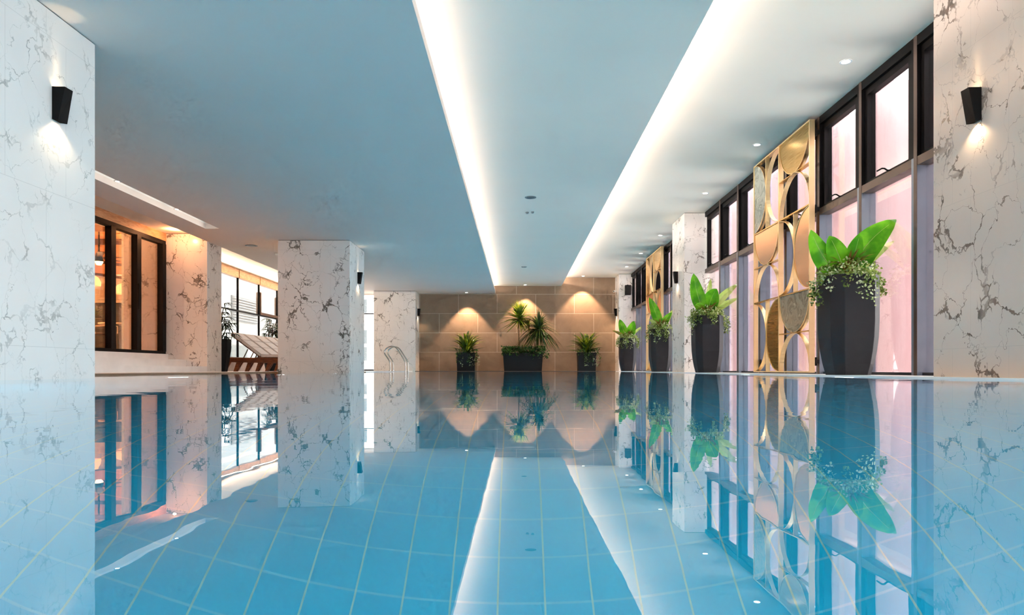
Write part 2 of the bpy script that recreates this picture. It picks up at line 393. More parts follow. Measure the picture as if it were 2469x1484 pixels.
# ceilings
slot0 = 6.0
cl = MB()
T = 2.87
cl.box(-5.72,-.77,YB,YF,ZL,T).box(-6.54,-5.98,YB,YF,ZL,T).box(-5.98,-5.72,13.1,YF,ZL,T).box(-5.98,-5.72,YB,slot0,ZL,T)
struct('ceiling_left', cl, M['ceil_left'], 'low smooth ceiling over the left half of the pool', 'ceiling')
cl = MB().box(-5.98,-5.72,slot0,13.1,2.94,2.96).box(-5.72,-5.70,slot0,13.1,2.87,2.94).box(-6.0,-5.98,slot0,13.1,2.87,2.94).box(-5.98,-5.72,13.08,13.1,2.87,2.94)
struct('ceiling_slot', cl, M['white'], 'long white recessed light slot in the low left ceiling', 'ceiling')
cm = MB().box(-1.3,1.583,YB,YF,ZM,ZM+.1).box(1.553,1.583,YB,YF,ZM+.1,ZM+.12).box(-1.32,-1.3,YB,YF,T,ZM+.1)
struct('ceiling_middle', cm, M['ceil'], 'middle ceiling band with a glowing cove edge', 'ceiling')
cr = MB().box(1.1,4.2,YB,YF,ZR,ZR+.1).box(1.08,1.1,YB,YF,ZM+.1,ZR+.1)
struct('ceiling_right', cr, M['ceil_right'], 'highest ceiling band beside the windows', 'ceiling')
c2 = MB().box(-8.3,-6.54,YB,YF,2.94,3.04).box(-6.56,-6.54,YB,YF,T,2.94)
struct('ceiling_strip', c2, M['ceil'], 'raised ceiling strip in front of the left glazing', 'ceiling')
ld = MB().box(-.79,-.77,YB,YF,T,T+.0)
# far wall
fw = MB().box(-5.0,4.2,YF,YF+.15,-.2,3.5)
struct('wall_far', fw, M['farstone'], 'beige stone tiled wall at the far end of the pool', 'wall')
# wall over the far left window and beside it
wl = MB().box(-8.3,-5.7,YF,YF+.15,-.2,3.2).box(-5.7,-5.0,YF,YF+.15,2.72,3.2)
struct('wall_far_left', wl, M['white'], 'white wall beside the narrow far window', 'wall')
# back wall with large window openings behind the viewer
bw = MB().box(-8.3,-1.4,YB-.15,YB,-.2,3.5).box(4.0,4.3,YB-.15,YB,-.2,3.5).box(-1.4,4.0,YB-.15,YB,3.0,3.5)
for x in (.3,2.2): bw.box(x-.06,x+.06,YB-.15,YB,-.2,3.0)
struct('wall_back', bw, M['white'], 'rear wall with tall window openings', 'wall')

# columns
def column(name, x0, x1, y0, y1, z1, mat, label, z0=-.03):
    c = MB().box(x0,x1,y0,y1,z0,z1-.008).build(name, mat, bevel=.003); tag(c, label, 'column', kind='structure')
    r = MB().box(x0+.01,x1-.01,y0+.01,y1-.01,z1-.008,z1).build('shadow_gap', M['black'], c)
    return c
column('column', -5.0, XL, 4.1, 5.66, ZL, M['marble_light'], 'bright marble column at the left edge, nearest the viewer')
column('column', -5.0, XL, 14.26, 15.62, ZL, M['marble'], 'marble column standing in front of the loungers')
column('column', -4.94, XL, 23.5, YF, ZL, M['marble'], 'marble column behind the pool ladder at the far end', z0=.0)
column('column', XR, 4.15, 4.1, 5.74, ZR, M['marble_warm'], 'marble column at the right edge, nearest the viewer', z0=0)
column('column', XR, 4.15, 14.3, 15.4, ZR, M['marble'], 'marble column between the two runs of tall windows', z0=0)
column('column', XR, 4.15, 23.5, YF, ZR, M['marble'], 'marble column carrying the black loudspeaker', z0=0)
column('column', -8.3, -6.54, 14.4, 15.1, 2.94, M['marble'], 'orange-lit marble column beside the dark sliding door', z0=0)

# platform steps on the left
struct('step', MB().box(-8.3,-6.54,YB,14.4,.0,.136), M['stone_white'], 'lowest white stone step below the sliding door', 'step')
struct('step', MB().box(-8.3,-6.98,YB,14.4,.136,.276), M['stone_white'], 'second white stone step below the sliding door', 'step')
struct('trim_3', MB().box(-8.3,-7.36,YB,14.4,.276,.395), M['stone_white'], 'white stone sill under the dark sliding door', 'sill')
struct('sill_shadow_strip', MB().box(-7.37,-7.355,8,14.2,.276,.282), M['bracket'], 'dark strip drawn as the shadow line under the door sill', 'trim')  # dark strip modelled in place of the shade below the sill
# left wall nearer than the door (behind the near column) and header
struct('wall_left', MB().box(-7.5,-7.4,YB,9.0,.276,2.94), M['white'], 'white wall before the sliding door', 'wall')
struct('trim_5', MB().box(-7.55,-7.4,9.0,14.4,2.775,2.94), M['headerwood'], 'warm lit header board above the sliding door', 'trim')

struct('wall_left_return', MB().box(-8.75,-8.6,15.1,19.1,-.2,4.2), simple('pale_render', srgb(190,196,188), .7), 'pale wall seen close behind the left glazing', 'wall')
# sliding door
dr = empty('door_1', (-7.4,9.0,.395)); tag(dr, 'dark framed glass sliding door to the orange-lit restaurant', 'door', kind='structure')
f = MB().box(-.12,0,0,5.38,2.29,2.38).box(-.12,0,0,5.38,0,.06)
f.build('door_frame', M['black'], dr, bevel=.004)
posts = [0.0, .9, 1.75, 2.6, 3.43, 4.28, 5.24]
for i, y in enumerate(posts):
    MB().box(-.11,.01,y,y+(.15 if i in (4,5) else .14),.05,2.31).build('door_post', M['black'], dr, bevel=.004)
    if i: MB().box(-.07,-.06,posts[i-1]+.14,y,.06,2.29).build('door_pane', M['glassdoor'], dr)
MB().box(.01,.045,4.28,4.31,.85,1.35).build('door_handle', M['black'], dr, bevel=.004)

# left glazing behind the loungers
xg = -8.0
my = [15.1,16.4,18.0,19.6,21.2,22.8,24.3]
for i in range(6):
    a, b = my[i], my[i+1]; wn = empty('window_%d' % (20+i), (xg,a,.02)); tag(wn, None, 'window', kind='structure')
    L = b-a
    MB().box(-.05,.0,-.02,.02,.4,2.92).build('mullion', M['black'], wn)
    MB().box(-.05,.0,.02,L-.02,1.71,1.75).build('transom', M['black'], wn)
    MB().box(-.12,.03,-.03,L-.03,0,.40).build('sill', M['plinth'], wn)
    MB().box(-.03,-.02,.02,L-.02,.4,2.7).build('pane', M['glass'], wn)
    MB().box(-.12,.02,.03,L-.03,2.68,2.92).build('head_board', M['headerwood'], wn)
    if i >= 4: 
        MB().box(-.12,.02,.03,L-.03,1.75,1.83).box(-.12,.02,.03,.11,1.83,2.45).build('sash', M['beam'], wn)
# far-left narrow window
wn = empty('window_30', (-5.7,YF+.02,.02)); tag(wn, 'bright narrow window between the columns at the far end', 'window', kind='structure')
MB().box(0,.7,0,.06,2.02,2.06).build('transom', M['black'], wn)
MB().box(0,.7,0,.06,0,.05).build('sill', M['black'], wn)
MB().box(0,.7,.02,.03,.05,2.7).build('pane', M['glass'], wn)
MB().box(-.03,0,0,.06,0,2.7).build('jamb', M['black'], wn)

# right windows: one object per bay
def bay(idx, y0, y1):
    """y0 near edge of the mullion that closes the nearer side"""
    wn = empty('window_%d' % idx, (XW,y0,.013)); L = y1-y0; tag(wn, None, 'window', kind='structure')
    top = ZR-.013-.002
    MB().box(0,.16,0,.10,2.15,top).build('upper_mullion', M['black'], wn)
    MB().box(0,.16,0,.10,0,2.15).build('mullion', M['greyframe'], wn)
    MB().box(-.004,.0,0,.055,0,top).build('mullion_face', M['framelight'], wn)
    MB().box(0,.10,.10,L,top-.10,top).build('head', M['black'], wn)
    MB().box(0,.13,.10,L,2.065,2.15).build('transom', M['framelight'], wn)
    MB().box(.05,.12,.10,L,0,.03).build('sill', M['frame'], wn)
    s = MB()   # opening sash, dark
    s.box(.04,.12,.10,.22,2.15,top-.10).box(.04,.12,L-.05,L,2.15,top-.10).box(.04,.12,.22,L-.05,2.15,2.19).box(.04,.12,.22,L-.05,top-.17,top-.10)
    so = s.build('sash', M['black'], wn)
    h = MB().tube([(.04,L*.5,2.17),(.0,L*.5,2.17),(-.03,L*.5,2.19),(-.04,L*.5+.03,2.2),(-.04,L*.5+.13,2.2)], .009, 6).build('handle', M['black'], so)
    MB().box(.08,.088,.20,L-.05,2.18,top-.15).build('upper_pane', M['glass'], wn)
    MB().box(.08,.088,.10,L,.03,2.07).build('lower_pane', M['glass'], wn)
    MB().box(.06,.12,.10,.13,.03,2.065).build('lower_jamb', M['white'], wn)
    return wn
k = 1
for i in range(8): bay(k, 5.61+1.08*i, 5.61+1.08*(i+1)); k += 1
for i in range(8): bay(k, 15.4+1.0125*i, 15.4+1.0125*(i+1)); k += 1
for i in range(8): bay(k+20, -3.9+1.0*i, -3.9+1.0*(i+1)); k += 1
# outside the right windows: pink cladding blades, ground and wall
n = 0
for i in range(27):
    y = -2.7+1.08*i+.02
    t = empty('cladding_fin', (4.2,y,-.1)); tag(t, None, 'cladding', 'pale pink cladding blades outside the tall windows')
    t['label'] = 'tall pale pink cladding blade standing outside the windows'
    MB().box(.03,1.05,0,.05,0,3.62).build('blade', M['fin'], t)
    MB().box(0,.03,-.02,.07,0,3.62).build('edge_strip', M['finedge'], t)
struct('ground_outside', MB().box(4.14,14,YB-8,34,-.3,-.1), M['extwall'], 'pale paving outside the windows', 'ground')
struct('ground_left_outside', MB().box(-30,-8.3,14.4,50,-.3,-.05), M['extwall'], 'pale paving outside the left glazing', 'ground')

# ------------------------------------------------------------------ outside building on the left
b = empty('neighbour_building', (-13.0,24.0,-.05)); tag(b, 'white neighbouring building with louvred vents seen past the loungers', 'building')
MB().box(-.4,0,-4.5,24,0,7).build('wall', M['neighbour'], b)
for j,(y0,z0,y1,z1) in enumerate(((.2,2.35,4.2,3.5),(7,2.35,10,3.5))):
    MB().box(0,.06,y0,y1,z0,z1).build('louvre_frame', M['louvre'], b)
    lv = MB()
    for q in range(9): lv.box(.06,.16,y0+.05,y1-.05,z0+.06+q*.12,z0+.1+q*.12)
    lv.build('louvre', M['neighbour'], b)
for y0 in (.4,5.4,10): MB().box(0,.05,y0,y0+3.4,.4,1.25).build('lower_window', M['extgrey'], b)
b2 = empty('outside_wall', (-9.5,30,-.05)); tag(b2, 'white house front outside the narrow far window', 'building')
MB().box(0,8,0,.3,0,6).build('wall', M['extwall'], b2)
for z in (.5,1.25,2.6): MB().box(1.6,2.9,-.04,0,z,z+.6).build('window_panel', M['louvre'], b2)

# ------------------------------------------------------------------ restaurant behind the door
struct('floor_restaurant', MB().box(-15,-8.75,8,19,.2,.4).box(-8.75,-7.52,8,14.4,.2,.4), simple('restaurant_floor', srgb(120,92,70), .5), 'restaurant floor behind the sliding door', 'floor')
struct('wall_restaurant', MB().box(-15,-8.75,19,19.1,.4,4.2).box(-15.1,-15,8,19,.4,4.2).box(-15,-7.5,7.9,8,.4,4.2).box(-7.56,-7.5,8,14.4,2.95,4.2), M['orangeplaster'], 'warm orange restaurant walls', 'wall')
struct('ceiling_restaurant', MB().box(-15,-8.75,8,19,3.6,3.7).box(-8.75,-7.5,8,15.1,3.6,3.7), M['orangeplaster'], 'warm restaurant ceiling', 'ceiling')
pn = empty('panelled_cupboard', (-13.5,18.7,.4)); tag(pn, 'cream panelled cupboard wall over dark wainscot inside the restaurant', 'cupboard')
MB().box(0,4.7,0,.28,1.5,2.2).build('carcass', M['panelwhite'], pn)
for i in range(7): 
    MB().box(.06+i*.66,.62+i*.66,-.03,0,1.58,2.08).build('door_panel', M['panelwhite'], pn, bevel=.01)
    fm = MB(); a = .06+i*.66; fm.box(a+.06,a+.5,-.035,-.03,1.64,2.02).build('inset', simple('panel_inset', srgb(188,160,134), .5) if i == 0 else bpy.data.materials['panel_inset'], pn)
MB().box(0,4.7,-.1,.28,2.2,2.26).build('cornice', M['white'], pn)
ws = MB().box(0,4.7,.05,.28,0,1.5)
for i in range(12):
    for j in range(4): ws.box(.03+i*.38,.37+i*.38,.02,.05,.05+j*.36,.36+j*.36)
ws.build('wainscot', M['wainscot'], pn)
for i,(y,z,) in enumerate(((12.5,3.3),(14.2,3.3),(15.9,3.3),(17.6,3.3))):
    o = MB().box(-14.9,-8.8,y,y+.1,z,z+.14).build('ceiling_beam', M['beam']); tag(o, ('dark wooden beam under the restaurant ceiling, number %d away from the door' % (i+1)).replace('number 1','nearest').replace('number 2','second').replace('number 3','third').replace('number 4','farthest'), 'beam', kind='structure')
for s, (x0,z0,x1,z1) in enumerate(((-8.8,2.55,-13.5,3.2),(-8.8,2.25,-13.5,2.9))):
    o = MB().tube([(x0,17.3+s*.4,z0),(x1,17.3+s*.4,z1)], .04, 6).build('roof_brace', M['beam']); tag(o, 'slanting dark wooden brace, %s one above the cupboard' % ('upper' if s == 0 else 'lower'), 'brace')

def chair(x, y, rz, label):
    t = empty('rattan_chair', (x,y,.4), rz); tag(t, label, 'chair', 'rattan chairs in the restaurant')
    MB().box(-.24,.24,-.24,.24,.42,.47).build('seat', M['rattan'], t, bevel=.02)
    bk = MB(); 
    for q in range(9):
        u = -.2+q*.05; bk.tube([(u,.2,.45),(u*1.15,.27,.68),(u*.9,.33,.88-abs(u)*.25)], .009, 5)
    for q in (.56,.66,.76): bk.tube([(-.22,.23+(q-.5)*.25,q),(.22,.23+(q-.5)*.25,q)], .008, 5)
    bk.build('backrest', M['rattan'], t)
    pts = [(.24*math.cos(a),.22+.12*math.sin(a)**.8 if a not in (0,PI) else .2,.45+.45*math.sin(a)) for a in [PI*i/14 for i in range(15)]]
    MB().tube(pts, .018, 6).build('back_hoop', M['tabletop'], t)
    for sx in (-1,1):
        MB().tube([(sx*.22,.2,.62),(sx*.27,-.05,.66),(sx*.24,-.22,.62),(sx*.22,-.22,.45)], .014, 6).build('armrest', M['tabletop'], t)
        for sy in (-1,1): MB().tube([(sx*.2,sy*.2,.43),(sx*.24,sy*.23,0)], .015, 6).build('leg', M['rattan'], t)
chair(-9.15,15.15,2.2,'rattan armchair nearest the left post of the sliding door')
chair(-9.3,16.75,.2,'rattan armchair on the far side of the small round table')
t = empty('dining_table', (-9.35,15.95,.4)); tag(t, 'small round pale table between the rattan armchairs', 'table')
MB().cyl((0,0),.38,.72,.75).build('table_top', M['tabletop'], t); MB().cyl((0,0),.03,.02,.72,12).build('stem', M['black'], t); MB().cyl((0,0),.22,0,.02).build('foot', M['black'], t)
t = empty('ceiling_fan', (-9.8,16,2.6)); tag(t, 'dark ceiling fan with lamp hanging in the restaurant', 'fan')
MB().cyl((0,0),.02,.2,1.0,8).build('rod', M['black'], t); MB().cyl((0,0),.1,.0,.2,16,.06).build('motor', M['black'], t)
for q in range(5):
    a = q*2*PI/5+.3; c, s = math.cos(a), math.sin(a)
    MB().add([(c*.1-s*.05,s*.1+c*.05,.1),(c*.1+s*.05,s*.1-c*.05,.1),(c*.75+s*.08,s*.75-c*.08,.12),(c*.75-s*.08,s*.75+c*.08,.12),
              (c*.1-s*.05,s*.1+c*.05,.112),(c*.1+s*.05,s*.1-c*.05,.112),(c*.75+s*.08,s*.75-c*.08,.132),(c*.75-s*.08,s*.75+c*.08,.132)],
             [(0,3,2,1),(4,5,6,7),(0,1,5,4),(1,2,6,5),(2,3,7,6),(3,0,4,7)]).build('blade', M['beam'], t)
MB().cyl((0,0),.05,-.08,.0,16,.09).build('lamp', M['warmglow'], t)
def pendant(x,y,z,label):
    t = empty('pendant_lamp', (x,y,z)); tag(t, label, 'lamp', 'orange pendant lamps in the restaurant')
    MB().loft([[(r*math.cos(2*PI*k/24), r*math.sin(2*PI*k/24), zz) for k in range(24)] for r,zz in ((.2,0),(.21,.1),(.15,.22),(.04,.28))], cap0=False).build('shade', M['shade'], t, smooth=True)
    MB().cyl((0,0),.006,.28,3.6-z,6).build('cord', M['black'], t)
pendant(-9.55,16.6,1.9,'orange pleated pendant lamp hanging beside the marble inside the door')
pendant(-10.6,17.0,2.15,'orange pleated pendant lamp hanging below the ceiling fan')

# ------------------------------------------------------------------ wall sconces
def sconce(x, y, side, label):
    """side +1: wall on the +x side"""
    t = empty('wall_sconce', (x,y,1.95)); tag(t, label, 'wall lamp', 'black wedge wall sconces on the columns')
    s = -side
    # wedge: deep at the top, shallow at the bottom, slightly twisted
    top = [(0,-.045,.255),(s*.095,-.04,.255),(s*.10,.045,.255),(0,.045,.255)]
    bot = [(0,-.045,0.01),(s*.045,-.045,-.005),(s*.06,.04,0),(0,.045,0.01)]
    o = MB().loft([bot,top], False, False)
    ti = [(s*.006,-.04,.25),(s*.089,-.035,.25),(s*.094,.04,.25),(s*.006,.04,.25)]
    bi = [(s*.006,-.04,.008),(s*.039,-.04,.004),(s*.054,.034,.008),(s*.006,.04,.008)]
    o.loft([ti[::-1],bi[::-1]], False, False)
    n = len(o.v)
    o.f += [(4,5,9+0,8) ] if False else []
    o.build('body', M['black'], t)
    MB().add([(s*.01,-.04,.2),(s*.07,-.035,.2),(s*.075,.035,.2),(s*.01,.04,.2),(s*.01,-.04,.21),(s*.07,-.035,.21),(s*.075,.035,.21),(s*.01,.04,.21)],
             [(0,3,2,1),(4,5,6,7),(0,1,5,4),(1,2,6,5),(2,3,7,6),(3,0,4,7)]).build('upper_lens', M['sconceglow'], t)
    MB().add([(s*.01,-.04,.05),(s*.04,-.035,.05),(s*.04,.03,.05),(s*.01,.03,.05),(s*.01,-.04,.06),(s*.04,-.035,.06),(s*.04,.03,.06),(s*.01,.03,.06)],
             [(0,3,2,1),(4,5,6,7),(0,1,5,4),(1,2,6,5),(2,3,7,6),(3,0,4,7)]).build('lower_lens', M['sconceglow'], t)
    for nm, z, rx, e, ang in (('lamp_up',.28,PI,3.2,.62),('lamp_down',.0-.012,0,7,2.35)):
        l = bpy.data.lights.new(nm, 'SPOT'); l.energy = e; l.color = (1,.74,.46); l.spot_size = ang; l.spot_blend = .55; l.shadow_soft_size = .02
        lo = bpy.data.objects.new(nm, l); COL.objects.link(lo); lo.parent = t; lo.location = (s*.03,0,z); lo.rotation_euler = (rx,(-.12 if side*1 > 0 else .12)*(1 if nm=='lamp_down' else -1)*0,0)
    return t
sconce(XL,5.18,-1,'black wedge wall sconce on the bright column at the left edge')
sconce(XR,5.19,1,'black wedge wall sconce on the warm column at the right edge')
sconce(XL,15.0,-1,'small black wall sconce on the marble column before the loungers')
sconce(XR,14.9,1,'small black wall sconce on the column between the window runs')
sconce(XL,24.0,-1,'tiny black wall sconce at the left end of the beige wall')
sconce(XR,24.0,1,'tiny black wall sconce at the right end of the beige wall')

# ------------------------------------------------------------------ downlights
def downlight(x, y, z, label, group, power=0, ang=1.2, col=(1,.86,.7), r=.045):
    t = empty('recessed_downlight', (x,y,z)); tag(t, label, 'ceiling light', group)
    MB().ring((0,0), r, r+.018, -.006, .001).build('trim_ring', M['white'], t)
    MB().cyl((0,0), r, -.004, -.001, 20).build('lens', M['led'], t)
    if power:
        l = bpy.data.lights.new('lamp', 'SPOT'); l.energy = power; l.color = col; l.spot_size = ang; l.spot_blend = .35; l.shadow_soft_size = .03
        lo = bpy.data.objects.new('lamp', l); COL.objects.link(lo); lo.parent = t; lo.location = (0,0,-.02)
    return t
names = ['nearest the viewer','second from the viewer','third from the viewer, before the middle column','just beyond the middle column','over the far gold screen','nearest the far loudspeaker']
for nm, y in zip(names, (7.27,9.96,12.7,16.7,19.3,21.8)):
    downlight(3.5, y, ZR, 'round downlight in the window-side ceiling, '+nm, 'downlights beside the windows', 40, 1.3)
downlight(3.5, 4.5, ZR, 'round downlight above the near right column', 'downlights beside the windows', 0)
downlight(-1.78, 24.0, ZL, 'downlight washing the beige wall over the left box planter', 'wall washers at the far wall', 240, 1.45, (1,.66,.42))
downlight(.28, 24.02, ZM, 'downlight washing the beige wall over the wide planter', 'wall washers at the far wall', 240, 1.45, (1,.66,.42))
downlight(2.32, 24.0, ZR, 'downlight washing the beige wall over the right box planter', 'wall washers at the far wall', 300, 1.45, (1,.66,.42))
for y, nm in ((9.88,'nearer end'),(11.6,'far end')):
    t = downlight(-5.785, y, 2.80, 'small spotlight at the %s of the slot' % nm, 'spotlights in the ceiling slot', 14, 1.9, (1,.93,.85), .03)
    MB().cyl((0,0), .035, .0, .14, 16).build('housing', M['white'], t)
def disc(name, x, y, z, r, label, cat, mat, h=.012):
    o = MB().cyl((0,0), r*.75, -h, -h*.5, 24).cyl((0,0), r, -h*.5, 0, 24).build(name, mat, None, (x,y,z)); tag(o, label, cat); return o
grey = simple('grey_plastic', srgb(120,128,130), .5)
disc('ceiling_speaker', .23, 11.8, ZM, .1, 'dark round ceiling speaker in the middle ceiling', 'speaker', grey)
disc('sprinkler_head', .19, 12.92, ZM, .03, 'left one of two tiny sprinkler heads in the middle ceiling', 'sprinkler', grey, .03)
disc('sprinkler_head', .29, 12.88, ZM, .03, 'right one of two tiny sprinkler heads in the middle ceiling', 'sprinkler', grey, .03)
disc('smoke_detector', .2, 19.8, ZM, .08, 'small grey detector far back in the middle ceiling', 'smoke detector', grey, .02)
disc('ceiling_vent', -5.8, 14.9, ZL, .13, 'grey round vent in the low ceiling before the loungers', 'vent', grey)
disc('sprinkler_head', -5.6, 15.9, ZL, .04, 'small pale sprinkler head above the loungers', 'sprinkler', M['white'], .04)
o = MB().box(-.06,.06,-.16,.16,-.015,0).build('air_grille', grey, None, (-5.72-.13,10.65,2.94)); tag(o, 'small dark grille inside the ceiling slot', 'grille')

# loudspeaker and camera on the far right
t = empty('loudspeaker', (3.8,23.5,2.63)); tag(t, 'black box loudspeaker on the far right column', 'speaker')
MB().box(-.1,.1,-.16,0,0,.33).build('cabinet', M['black'], t, bevel=.008); MB().box(-.085,.085,-.168,-.16,.02,.31).build('grille', M['bracket'], t)
MB().box(-.02,.02,-.02,.0,.33,.36).build('bracket', M['bracket'], t)
t = empty('security_camera', (3.5,24.1,2.83)); tag(t, 'small white security camera at the right end of the beige wall', 'camera')
MB().box(-.06,0,-.03,.03,-.03,.03).build('mount', M['white'], t); MB().tube([(-.06,0,0),(-.1,-.1,-.02)], .035, 12).build('housing', M['white'], t); MB().tube([(-.1,-.1,-.02),(-.105,-.108,-.021)], .02, 12).build('lens', M['black'], t)

# ------------------------------------------------------------------ gold screens
def screen(y0, label, top_gold=False):
    """photo left = larger y; s runs from photo left to right"""
    t = empty('decorative_screen', (3.78,y0,.03)); tag(t, label, 'screen', 'gold openwork screens in front of the windows')
    Wd, Hh, D = 2.09, 3.28, .07; cw, ch = Wd/2, Hh/3; Y = lambda s: Wd-s
    b = .018
    fr = MB().box(0,D,0,b,0,Hh).box(0,D,Wd-b,Wd,0,Hh).box(0,D,b,Wd-b,0,b).box(0,D,b,Wd-b,Hh-b,Hh); fr.build('outer_frame', M['goldframe'], t)
    MB().box(0,D,cw-b/2,cw+b/2,b,Hh-b).build('centre_post', M['goldframe'], t)
    for r in (1,2): MB().box(0.002,D-.002,b,Wd-b,r*ch-b/2,r*ch+b/2).build('cross_rail', M['gold'], t)
    a_, b_ = cw/2-.012, ch/2-.012
    def half(cs, cz, ax, az, a0, mat, name):
        """half ellipse panel; a0 start angle of the half turn"""
        pts = [(Y(cs+ax*math.cos(a0+PI*i/28)), cz+az*math.sin(a0+PI*i/28)) for i in range(29)]
        MB().prism(pts, 'x', .012, .035).build(name, mat, t)
        rim(cs,cz,ax,az,a0,'panel_rim')
    def rim(cs, cz, ax, az, a0, name):
        vs=[]; fs=[]; n=28; th=.006
        for i in range(n+1):
            c, s_ = math.cos(a0+PI*i/n), math.sin(a0+PI*i/n)
            for q in (1, 1-th/min(ax,az)):
                for x in (.004, D-.004): vs.append((x, Y(cs+ax*q*c), cz+az*q*s_))
        for i in range(n):
            a=i*4; fs += [(a,a+1,a+5,a+4),(a+2,a+6,a+7,a+3),(a,a+4,a+6,a+2),(a+1,a+3,a+7,a+5)]
        MB().add(vs, fs).build(name, M['goldframe'], t)
    def hsplit(col, row, mat):    # half disc hanging from the top, arch below
        cs = col*cw+cw/2; z0 = row*ch
        MB().box(.004,D-.004,Y(cs+cw/2-b/2),Y(cs-cw/2+b/2),z0+ch/2-.007,z0+ch/2+.007).build('short_rail', M['gold'], t)
        half(cs, z0+ch-.01, cw/2-.012, ch/2-.012, PI, mat, 'half_disc')
        rim(cs, z0+.012, cw/2-.012, ch/2-.012, 0, 'arch')
    def vsplit(col, row, mat, flat, arc_left):
        cs = col*cw+cw/2; z0 = row*ch+ch/2
        MB().box(.004,D-.004,Y(cs+.007),Y(cs-.007),z0-ch/2+b/2,z0+ch/2-b/2).build('short_post', M['goldframe'], t)
        if flat == 'L': half(col*cw+.012, z0, cw/2-.012, ch/2-.012, -PI/2, mat, 'half_disc'); rim((col+1)*cw-.012, z0, cw/2-.012, ch/2-.012, PI/2, 'arch')
        else: half((col+1)*cw-.012, z0, cw/2-.012, ch/2-.012, PI/2, mat, 'half_disc'); rim(col*cw+.012, z0, cw/2-.012, ch/2-.012, -PI/2, 'arch')
    vsplit(0,2, M['gold'] if top_gold else M['inlay_green'],'L',0); hsplit(1,2, M['gold'])
    hsplit(0,1, M['copper']); vsplit(1,1, M['copper'],'R',0)
    vsplit(0,0, M['darkgold'],'R',0); hsplit(1,0, M['inlay_brown'])
    for yy in (.02,cw,Wd-.06):
        for z in (.12,2.1,3.1):
            if yy == cw and z != 2.1: continue
            MB().box(D,.14,yy,yy+.04,z,z+.05).box(D+.01,D+.03,yy-.02,yy+.06,z-.03,z+.08).build('bracket', M['bracket'], t)
    return t
screen(8.83, 'large gold openwork screen with stone half discs, nearest the viewer')
screen(17.95, 'smaller looking gold screen beyond the middle right column', True)

# ------------------------------------------------------------------ potted plants under the windows
def octa(w, z, ch=.2, tw=0):
    c = w*(1-ch*2); pts = [(c,-w),(w,-c),(w,c),(c,w),(-c,w),(-w,c),(-w,-c),(-c,-w)]
    ca, sa = math.cos(tw), math.sin(tw)
    return [(x*ca-y*sa, x*sa+y*ca, z) for x,y in pts]
def tall_pot(x, y, label, leaves, seed, H_=1.07):
    t = empty('potted_plant', (x,y,.013)); tag(t, label, 'potted plant', 'tall charcoal planters under the windows')
    prof = [(.192,0),(.220,.12),(.242,.26),(.256,.4),(.263,.58),(.264,.8),(.261,H_)]
    p = MB().loft([octa(w,z) for w,z in prof]+[octa(.235,H_),octa(.235,H_-.08)], True, False)
    p.build('pot', M['pot'], t, bevel=.006)
    MB().loft([octa(.236,H_-.1),octa(.236,H_-.05)]).build('soil', M['soil'], t)
    rr = random.Random(seed)
    for (bx,mx,mz,tx,tz,dy,w_,mat) in leaves:
        B = Vector((bx,0,H_-.02)); Mi = (mx,dy*.4,H_+mz); Tp = (tx,dy,H_+tz)
        o = MB(); L = (Vector(Tp)-Vector(B)).length
        q = .2
        def pf(u, q=q): return .06 if u < q*.6 else math.sin(PI*min(1,((u-q*.6)/(1-q*.6))**.8))**.62+.02
        dirv = Vector((tx-bx,0,tz)); side = Vector((dirv.z,-.35*dirv.length,-dirv.x))
        o.leaf(B, Mi, Tp, w_, side, pf, .12, 14)
        lf = o.build('broad_leaf', M[mat], t, smooth=True)
        bz = [B*(1-u)**2+Vector(Mi)*2*u*(1-u)+Vector(Tp)*u*u+Vector((0,-.006,0)) for u in [q/10 for q in range(10)]]
        MB().tube(bz, [.007*(1-q/12) for q in range(10)], 5).build('midrib', M['leafpale'], lf)
    # bronze rosette
    ro = MB()
    for i in range(40):
        a = rr.uniform(0,2*PI); L = rr.uniform(.16,.34); e = rr.uniform(.3,1.1)
        tp = (math.cos(a)*L*math.cos(e)*1.2, math.sin(a)*L*math.cos(e), H_+.02+L*math.sin(e))
        ro.leaf((0,0,H_-.03),(tp[0]*.4,tp[1]*.4,H_+L*.7),tp,rr.uniform(.03,.05),(-math.sin(a),math.cos(a),0),None,.2,5)
    ro.build('bronze_rosette', M['bromeliad'], t)
    # trailing foliage: masses on the rim and strands hanging over it
    for nm, mat, cnt in (('trailing_foliage','ivy',1300),('variegated_foliage','ivypale',520)):
        iv = MB()
        strands = []
        for k in range(13):
            a = rr.choice((PI,PI*1.15,PI*1.35,PI*1.5,PI*1.6,0,-.15,-.4,PI*.8,PI*.5)) + rr.uniform(-.2,.2)
            strands.append((a, rr.uniform(.06,.36)))
        for i in range(cnt):
            if rr.random() < .5:
                a = rr.uniform(0,2*PI); r_ = .30*math.sqrt(rr.random()); px, py, pz = r_*math.cos(a)*1.05, r_*math.sin(a), H_+rr.uniform(-.04,.24)*(1.1-r_*2.4)
            else:
                a, L = rr.choice(strands); u = rr.random(); r_ = .22+.12*min(1,u*2.2)+rr.uniform(-.02,.03)
                px, py = r_*math.cos(a)+rr.uniform(-.045,.045), r_*math.sin(a)+rr.uniform(-.045,.045); pz = H_+.05-u*L-(.05*u)
            s_ = rr.uniform(.022,.042); d_ = Vector((rr.uniform(-1,1),rr.uniform(-1,.4),rr.uniform(-.8,.6))).normalized()
            sd = d_.cross(Vector((rr.uniform(-1,1),rr.uniform(-1,1),rr.uniform(-1,1)))).normalized()*s_*.42
            p0 = Vector((px,py,pz)); p1 = p0+d_*s_
            iv.add([p0,p0+d_*s_*.45+sd,p1,p0+d_*s_*.45-sd], [(0,1,2,3)])
        tag(iv.build(nm, M[mat], t), kind='stuff')
    return t
